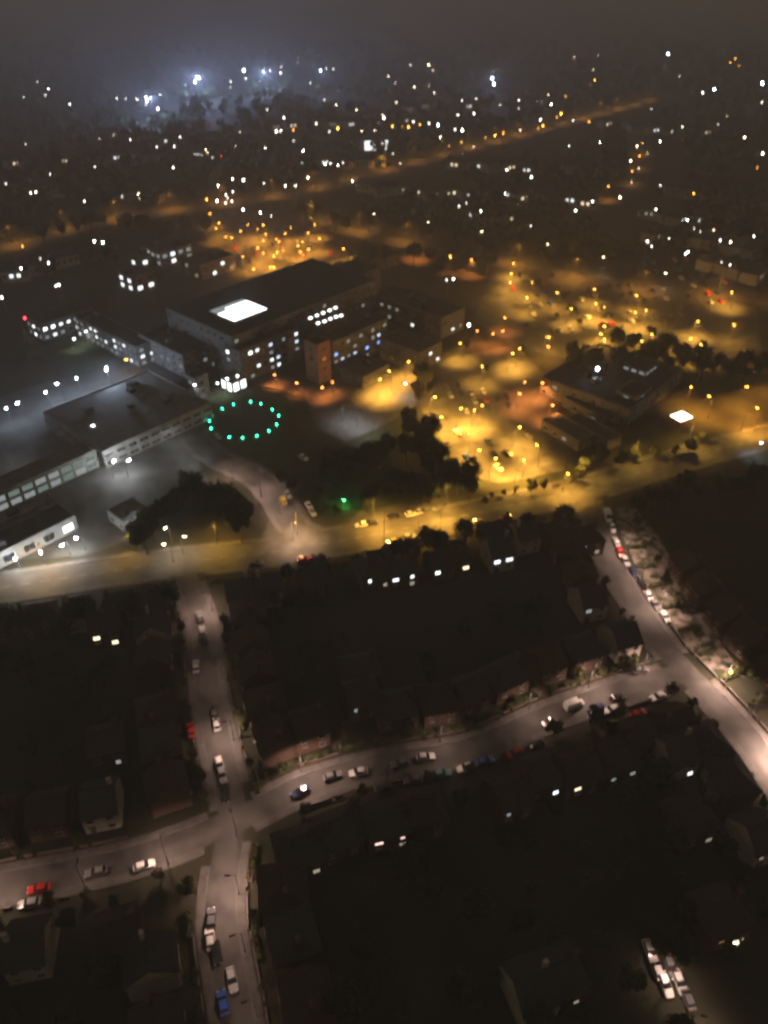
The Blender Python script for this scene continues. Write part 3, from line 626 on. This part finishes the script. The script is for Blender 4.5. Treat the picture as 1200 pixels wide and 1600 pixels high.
def clear(p, rr, roads=True, r_road=6.8):
    if any((q-p).length < rr for q in HPOS): return False
    if roads:
        for n, (pa, wd, _) in ROADS.items():
            if any((q-p).length < wd/2+r_road for q in pa): return False
    return True
def garden_wall(p, rz, label, group):
    if 'gw' not in HM:
        q = MB()
        for x0, x1 in ((-4.6,-3.2),(-2.0,4.6)): q.box(((x0+x1)/2,0,.4), (x1-x0,.22,.8), 'brick'); q.box(((x0+x1)/2,0,.84), (x1-x0+.04,.30,.07), 'kerbstone')
        for x in (-3.2,-2.0): q.box((x,0,.5), (.34,.34,1.0), 'brick')
        HM['gw'] = q.mesh('garden_wall')
    tag(link('garden_wall', HM['gw'], None, (p[0], p[1], 0), rz), label, 'wall', group)['kind'] = 'thing'
def house_row(n, d, s0, step, where, group, smax=None):
    pth, wd, _ = ROADS[n]; L = min(plen(pth)-4, smax or 1e9); s = s0; k = 0
    while s < L:
        p, a = at_len(pth, s); c = p+Vector((-math.sin(a), math.cos(a)))*d
        if clear(c, 7.6):
            st = random.choice((0,0,1,2,3)); house(c, a+(0 if d > 0 else math.pi), st, '%s house, %s from %s' % (('gabled brick','hipped brick','pale rendered','hipped slate-roofed')[st], nth(k), where), group)
            if n != 'main_road': garden_wall(p+Vector((-math.sin(a), math.cos(a)))*math.copysign(wd/2+2.2, d), a+(0 if d > 0 else math.pi), 'low brick wall, %s from %s' % (nth(k), where), 'garden walls, '+group)
            k += 1; s += step
        else: s += 1.5
jx = min(range(len(ROADS['main_road'][0])), key=lambda i: (ROADS['main_road'][0][i]-ROADS['right_side_street'][0][0]).length)
house_row('main_road', -19, 8, 10.5, 'the left, near side of main road', 'houses below the main road', plen(ROADS['main_road'][0][:jx+1])-14)
house_row('left_side_street', 12, 18, 10.5, 'main road, right side of left side street', 'houses right of left side street')
house_row('left_side_street', -12, 18, 10.5, 'main road, left side of left side street', 'houses left of left side street')
house_row('cross_street', 12, 20, 10.5, 'the left, upper side of the cross street', 'houses above the cross street')
house_row('cross_street', -14.5, 10, 10.5, 'the left, lower side of the cross street', 'houses below the cross street')
house_row('right_side_street', -12.5, 22, 10.5, 'main road, left side of right side street', 'houses left of right side street')
house_row('right_side_street', 19, 42, 10.5, 'main road, right side of right side street', 'houses right of right side street')
# garden trees between the houses, seen only as dark shapes
for n, offsets in (('left_side_street', (1, -1)), ('cross_street', (1, -1)), ('right_side_street', (-1,))):
    pth, wd, _ = ROADS[n]; c = 0
    for side in offsets:
        s = 16
        while s < plen(pth)-6:
            p, a = at_len(pth, s); q = p+Vector((-math.sin(a), math.cos(a)))*side*(wd/2+random.uniform(2.2, 4.0))
            if not near_other(q, n, 1.5) and all((h-q).length > 5.2 for h in HPOS):
                kd = random.choice((5,5,2,3)); tree(q, kd, random.uniform(.45, .8), '%s tree, %s on %s side of %s, from its start' % (KN[kd], nth(c), ('upper' if side > 0 else 'lower') if n == 'cross_street' else ('right' if side > 0 else 'left'), n.replace('_', ' ')), 'street trees, '+n); c += 1
            s += random.uniform(5, 16)
cand = {}; k = 0
for t in range(6000):
    if k >= 95: break
    x, y = random.uniform(-30, 1230), random.uniform(930, 1620); p = G(x, y, 4).to_2d()
    if not clear(p, 5.6, True, 5.2) or any((q-p).length < r+.4 for q, r in TPOS): continue
    zn = 'left block' if x < 330 and y < 1350 else 'lower left corner block' if x < 345 else 'block at far right' if x > 1000+(y-960)*.8 else 'centre block' if y < 1235-(x-360)*.28 else 'lower block'
    k += 1; cand.setdefault(zn, []).append((x, p)); TPOS.append((p, 2.4))
for zn, L in cand.items():
    for i, (x, p) in enumerate(sorted(L, key=lambda e: e[0])):
        kd = random.choice((0,0,1,2,4,5)); tree(p, kd, random.uniform(.55, .95), 'unlit %s garden tree, %s from left in dark %s' % (KN[kd], nth(i), zn), 'garden trees, '+zn)
# ------------------------------------------------------------------ cars
def loft(mb, secs, m):
    k = mb.mat(m); i = len(mb.v); n = len(secs[0])
    for s in secs: mb.v += [tuple(p) for p in s]
    for a in range(len(secs)-1):
        for b in range(n):
            c = (b+1) % n; mb.f.append((i+a*n+b, i+(a+1)*n+b, i+(a+1)*n+c, i+a*n+c)); mb.m.append(k)
    mb.f.append(tuple(i+b for b in range(n))); mb.m.append(k)
    e = i+(len(secs)-1)*n; mb.f.append(tuple(e+n-1-b for b in range(n))); mb.m.append(k)
def sec(x, w, z0, z1): return [(x,-w*.92,z0),(x,-w,z0+(z1-z0)*.45),(x,-w*.9,z1),(x,w*.9,z1),(x,w,z0+(z1-z0)*.45),(x,w*.92,z0)]
CP = {}
def car_parts(kind, col):
    if (kind, col) in CP: return CP[(kind, col)]
    P = 'car_'+col; b = MB(); gl = MB(); ro = MB()
    if kind == 'car':
        loft(b, [sec(-2.1,.72,.42,.78), sec(-1.95,.84,.26,.92), sec(-1.2,.88,.24,.95), sec(.6,.88,.24,.95), sec(1.55,.85,.26,.80), sec(2.0,.76,.32,.64), sec(2.12,.62,.40,.55)], P)
        gl.hexa([(-1.75,-.76,.93),(.85,-.76,.93),(.85,.76,.93),(-1.75,.76,.93)], [(-1.35,-.60,1.40),(.10,-.60,1.42),(.10,.60,1.42),(-1.35,.60,1.40)], 'dark_pane')
        ro.hexa([(-1.38,-.62,1.39),(.14,-.62,1.41),(.14,.62,1.41),(-1.38,.62,1.39)], [(-1.25,-.54,1.47),(0,-.54,1.48),(0,.54,1.48),(-1.25,.54,1.47)], P)
        wx, fx, rx, hz = 1.3, 2.02, -2.06, .62
    else:
        loft(b, [sec(-2.5,.9,.35,1.9), sec(-2.4,.98,.28,2.25), sec(1.0,.98,.28,2.25), sec(1.25,.96,.28,1.2), sec(2.2,.92,.28,1.0), sec(2.5,.75,.35,.7)], P)
        gl.hexa([(1.1,-.86,1.15),(2.0,-.80,1.05),(2.0,.80,1.05),(1.1,.86,1.15)], [(1.0,-.80,2.05),(1.25,-.74,2.05),(1.25,.74,2.05),(1.0,.80,2.05)], 'dark_pane')
        ro.box((-.7,0,2.27), (3.2,1.6,.06), P)
        wx, fx, rx, hz = 1.55, 2.42, -2.46, .75
    wh = MB(); wh.tube((0,-.1,0), (0,.1,0), .31, .31, 'tyre', 10); wh.tube((0,-.115,0), (0,.115,0), .19, .19, 'chrome', 8)
    hl = MB(); hl.box((0,0,0), (.12,.34,.14), 'head_lens'); tl = MB(); tl.box((0,0,0), (.08,.26,.18), 'tail_red')
    CP[(kind, col)] = ([(n, x.mesh(n)) for n, x in (('body',b),('window_glass',gl),('roof_panel',ro))], wh.mesh('wheel'), hl.mesh('headlight'), tl.mesh('taillight'), wx, fx, rx, hz)
    return CP[(kind, col)]
def car(p, rz, col, label, group, kind='car'):
    parts, wh, hl, tl, wx, fx, rx, hz = car_parts(kind, col)
    r = link('van' if kind == 'van' else 'car', None, None, (p[0], p[1], .05), rz); tag(r, label, kind, group)
    for n, me in parts: link(n, me, r)
    for s in (-1, 1):
        for x in (-wx, wx): link('wheel', wh, r, (x, s*.80, .31))
        link('headlight', hl, r, (fx-.04, s*.5, hz)); link('taillight', tl, r, (rx, s*.62, hz+.15))
    return r
def cars_on(n, lst, where, group):
    cnt = {}
    for it in lst:
        x, y, col = it[:3]; kind = it[3] if len(it) > 3 else 'car'; cnt[(col, kind)] = cnt.get((col, kind), 0)+1
    seen = {}
    for it in lst:
        x, y, col = it[:3]; kind = it[3] if len(it) > 3 else 'car'; key = (col, kind); seen[key] = seen.get(key, 0)+1
        p = G(x, y, .8).to_2d(); q, a = nearest(n, p)
        o = '' if cnt[key] == 1 else nth(seen[key]-1)+' '
        car(p, a+(math.pi if random.random() < .5 else 0)+random.uniform(-.04,.04), col, '%s%s %s %s' % (o, col, kind, where), group, kind)
cars_on('right_side_street', [(950,806,'white','van'),(957,824,'white'),(963,846,'silver'),(969,863,'red'),(978,876,'silver'),(990,892,'navy'),(1014,931,'white'),(1024,944,'grey'),(1039,963,'white'),(1003,912,'black')], 'parked on the right side street, counting from main road', 'cars parked along the right side street')
cars_on('cross_street', [(645,1218,'grey'),(690,1208,'teal'),(728,1199,'white'),(758,1188,'blue'),(803,1176,'red'),(838,1163,'black'),(600,1230,'black'),(520,1212,'grey'),(560,1206,'silver'),(470,1236,'navy'),(625,1192,'grey'),(665,1182,'silver'),(860,1128,'grey')], 'parked in the row along the cross street', 'cars parked along the cross street')
cars_on('cross_street', [(897,1101,'white','van'),(932,1106,'navy'),(955,1108,'silver'),(997,1114,'red'),(1028,1088,'white'),(1000,1046,'grey'),(965,1090,'black')], 'parked at the right end of the cross street', 'cars at the right end of the cross street')
cars_on('left_side_street', [(316,986,'silver'),(320,1002,'black'),(298,1140,'red'),(343,1194,'white'),(347,1210,'silver'),(328,1466,'white'),(338,1488,'black'),(348,1566,'blue'),(312,962,'grey'),(306,1040,'silver'),(336,1118,'grey'),(338,1130,'silver'),(352,1240,'black'),(330,1435,'grey'),(362,1530,'silver')], 'parked on the left side street, counted from the main road', 'cars parked along the left side street')
cars_on('main_road', [(475,873,'red'),(612,846,'yellow'),(640,838,'silver'),(745,815,'yellow'),(790,808,'red'),(400,880,'grey')], 'at the near kerb of the main road', 'cars on the main road')
cars_on('main_road', [(565,819,'white'),(580,816,'black'),(643,802,'white'),(657,798,'silver'),(670,797,'grey'),(615,806,'black')], 'in the small car park along the main road', 'cars in the roadside car park')
cars_on('hospital_access_road', [(450,772,'silver'),(443,781,'yellow'),(483,789,'white'),(488,799,'silver'),(474,714,'white'),(412,737,'grey'),(340,680,'silver')], 'beside the hospital access road', 'cars beside the hospital access road')
cars_on('cross_street', [(225,1352,'white'),(45,1411,'silver'),(60,1388,'red'),(150,1362,'grey')], 'on the left arm of the cross street', 'cars on the left arm of the cross street')
cars_on('right_side_street', [(1016,1486,'white'),(1026,1512,'silver'),(1048,1510,'grey'),(1040,1537,'white'),(1062,1534,'silver'),(1074,1557,'grey')], 'in the lit drive at the lower right', 'cars in the lower right drive')
# cars in the big car parks: rows along the building grid
def lot(name, x0, y0, x1, y1, dx, dy, fill, ang, desc, group, excl=()):
    k = 0; rows = int((y1-y0)/dy)
    for j in range(rows):
        n = int((x1-x0)/dx); c = 0
        for i in range(n):
            if random.random() > fill: continue
            x = x0+(i+.5)*dx+j*dy*.35+random.uniform(-1,1); y = y0+(j+.5)*dy-i*dx*.12
            p = G(x, y, .6).to_2d()
            if any((q-p).length < r for q, r in TPOS): continue
            col = random.choice(('white','silver','silver','grey','grey','black','black','blue','red','navy'))
            car(p, R(ang)+random.choice((0, math.pi))+random.uniform(-.05,.05), col, '%s car, %s from left in the %s row %s' % (col, nth(c), nth(j), desc), group); c += 1
lot('a', 690, 598, 800, 650, 17, 13, .75, 100, 'from top of upper bright car park', 'cars in the upper bright car park')
lot('b', 705, 665, 850, 745, 21, 20, .38, 118, 'from top of lower bright car park', 'cars in the lower bright car park')
lot('c', 790, 430, 1140, 540, 16, 14, .42, 100, 'from top of right car park', 'cars in the right car park')
lot('d', 350, 350, 520, 420, 14, 11, .5, 105, 'from top of far car park', 'cars in the far car park')
# hedges along the verge
def hedge(p, rz, L, label, group):
    rnd = random.Random(int(p[0]*7)); h = MB(); k = h.mat('leaf_olive')
    for q in range(260):
        c = Vector((rnd.uniform(-L/2,L/2), rnd.uniform(-.5,.5), rnd.uniform(.1,1.3))); n = Vector((rnd.gauss(0,1),rnd.gauss(0,1),rnd.gauss(0,1)+.6)).normalized(); s1 = n.orthogonal().normalized()*.28; s2 = n.cross(s1)
        i = len(h.v); h.v += [tuple(c-s1), tuple(c+s2), tuple(c+s1), tuple(c-s2)]; h.f.append((i,i+1,i+2,i+3)); h.m.append(k)
    h.box((0,0,.55), (L*.97,.7,1.0), 'leaf_dark'); o = h.build('hedge', None, (p[0], p[1], 0)); o.rotation_euler = (0,0,rz); tag(o, label, 'hedge', group)
for i in range(11):
    p, a = at_len(offs(ROADS['right_side_street'][0], 9.0), 18+i*8.5); hedge(p, a+math.pi/2, 5.2, nth(i)+' clipped hedge from the main road along right side street', 'hedges along the right side street')
for i in range(12):
    p, a = at_len(offs(ROADS['cross_street'][0], 5.9), 70+i*8.2)
    if not near_other(p, 'cross_street', 2): hedge(p, a, 6.0, nth(i)+' garden hedge from the left along the upper side of cross street', 'hedges along the cross street')

for i in range(16):
    p, a = at_len(offs(ROADS['left_side_street'][0], 5.6 if i % 2 else -5.6), 20+i*8.4)
    if not near_other(p, 'left_side_street', 2): hedge(p, a, 5.6, nth(i)+' garden hedge from main road along the left side street', 'hedges along the left side street')
# ------------------------------------------------------------------ distant town: houses and woods that fade into the mist
DW = MB(); DW.hexa([(-7,-4.5,0),(7,-4.5,0),(7,4.5,0),(-7,4.5,0)], [(-7,-4.5,5.5),(7,-4.5,5.5),(7,4.5,5.5),(-7,4.5,5.5)], 'render'); DW = DW.mesh('wall')
DR = MB(); DR.hexa([(-7.3,-5,5.5),(7.3,-5,5.5),(7.3,5,5.5),(-7.3,5,5.5)], [(-6,-.1,9),(6,-.1,9),(6,.1,9),(-6,.1,9)], 'slate'); DR = DR.mesh('roof')
def far_house(x, y, rz, label, group, lit):
    p = G(x, y, 0); r = link('distant_house', None, None, p, rz); tag(r, label, 'house', group); link('wall', DW, r); link('roof', DR, r)
    for i in range(4): add_window(r, -5.2+i*3.5, -4.53, 3.2, 0, 2.0, 1.8, lit if i in (1,2) and lit else 'dark_pane')
ROWS = [((560,300),(930,322),14,'beyond the boulevard'),((620,330),(820,350),8,'just past the boulevard'),((700,262),(960,275),10,'below the yellow avenue'),((1010,372),(1180,400),9,'of the white-lit estate at right'),((1000,340),(1190,365),8,'at the back of the white-lit estate at right'),((1040,300),(1190,330),6,'on the upper right slope'),((20,300),(250,312),10,'above the distant avenue at left'),((10,262),(330,245),12,'of the far left district'),((120,215),(430,230),12,'of the farther left district'),((420,205),(640,190),10,'of the far middle district'),((430,255),(600,262),8,'of the near middle district'),((630,175),(900,160),12,'under the skyline at middle right'),((930,200),(1190,215),10,'of the far right district'),((20,440),(110,408),5,'at the left edge past the courtyard'),((1180,440),(1100,420),4,'behind the right car park')]
for (a, b, n, ds) in ROWS:
    for i in range(n):
        t = (i+.5)/n; lt = random.choice((None,None,None,'lit_dim','lit_white','lit_warm'))
        far_house(a[0]+(b[0]-a[0])*t+random.uniform(-4,4), a[1]+(b[1]-a[1])*t+random.uniform(-3,3), R(random.choice((18,-12,40)))+random.uniform(-.2,.2), 'distant pale house, %s in the row %s' % (nth(i), ds), 'distant houses '+ds, lt)
fh = G(588, 235); r = link('distant_building', None, None, fh, R(10)); tag(r, 'distant hall with one big bright white front', 'building')
k = MB(); k.hexa([(-14,0,0),(14,0,0),(14,18,0),(-14,18,0)], [(-14,0,8),(14,0,8),(14,18,8),(-14,18,8)], 'render'); k.build('wall', r); k = MB(); k.box((0,9,8.15), (28.6,18.6,.3), 'flat_roof'); k.build('roof', r); k = MB(); k.box((0,-.1,4), (20,.2,7), 'lit_white'); k.build('lit_front', r)
DR_ = {nm: [at_len(ROADS[nm][0], s*12)[0] for s in range(int(plen(ROADS[nm][0])/12))] for nm in ('distant_avenue','distant_boulevard','distant_lane')}
wd = MB(); kk = wd.mat('leaf_dark'); rnd = random.Random(5)
for t in range(2600):
    x, y = rnd.uniform(-150, 1350), 470-420*rnd.random()**.55*.95
    p = G(x, y, 0).to_2d()
    if any(abs(q.x-p.x) < 14 and -16 < q.y-p.y < 75 for nm in ('distant_avenue','distant_boulevard','distant_lane') for q in DR_[nm]): continue
    if not clear(p, 16, True, 9) or (320 < x < 570 and 325 < y < 470) or (740 < x < 1200 and y > 405) or (180 < x < 740 and y > 370) or (20 < x < 220 and y > 430): continue
    hh = rnd.uniform(5, 12); rr = hh*rnd.uniform(.35,.6)
    for q in range(46):
        u = Vector((rnd.gauss(0,1), rnd.gauss(0,1), rnd.gauss(0,1))).normalized(); c = Vector((p.x+u.x*rr, p.y+u.y*rr, hh*.55+u.z*hh*.42)); n = (u+Vector((rnd.gauss(0,.5),rnd.gauss(0,.5),rnd.gauss(0,.5)))).normalized(); s1 = n.orthogonal().normalized()*rr*.42; s2 = n.cross(s1)
        i = len(wd.v); wd.v += [tuple(c-s1), tuple(c+s2), tuple(c+s1), tuple(c-s2)]; wd.f.append((i,i+1,i+2,i+3)); wd.m.append(kk)
wo = wd.build('woodland'); wo['kind'] = 'stuff'; wo['label'] = 'dark scattered woodland and gardens of the distant town'

# ------------------------------------------------------------------ the night mist
hz = MB(); hz.box((0, 2500, 73), (8800, 8800, 148.4), 'ground')
m, t = newmat('haze'); o = t.nodes.new('ShaderNodeOutputMaterial'); v = t.nodes.new('ShaderNodeVolumePrincipled')
v.inputs['Color'].default_value = (.97,.97,.97,1); v.inputs['Density'].default_value = HAZE_DENSITY; v.inputs['Anisotropy'].default_value = 0.0
t.links.new(v.outputs[0], o.inputs['Volume'])
ho = hz.build('haze'); ho.data.materials.clear(); ho.data.materials.append(m); ho['kind'] = 'stuff'; ho['label'] = 'thin night mist hanging over the whole town'
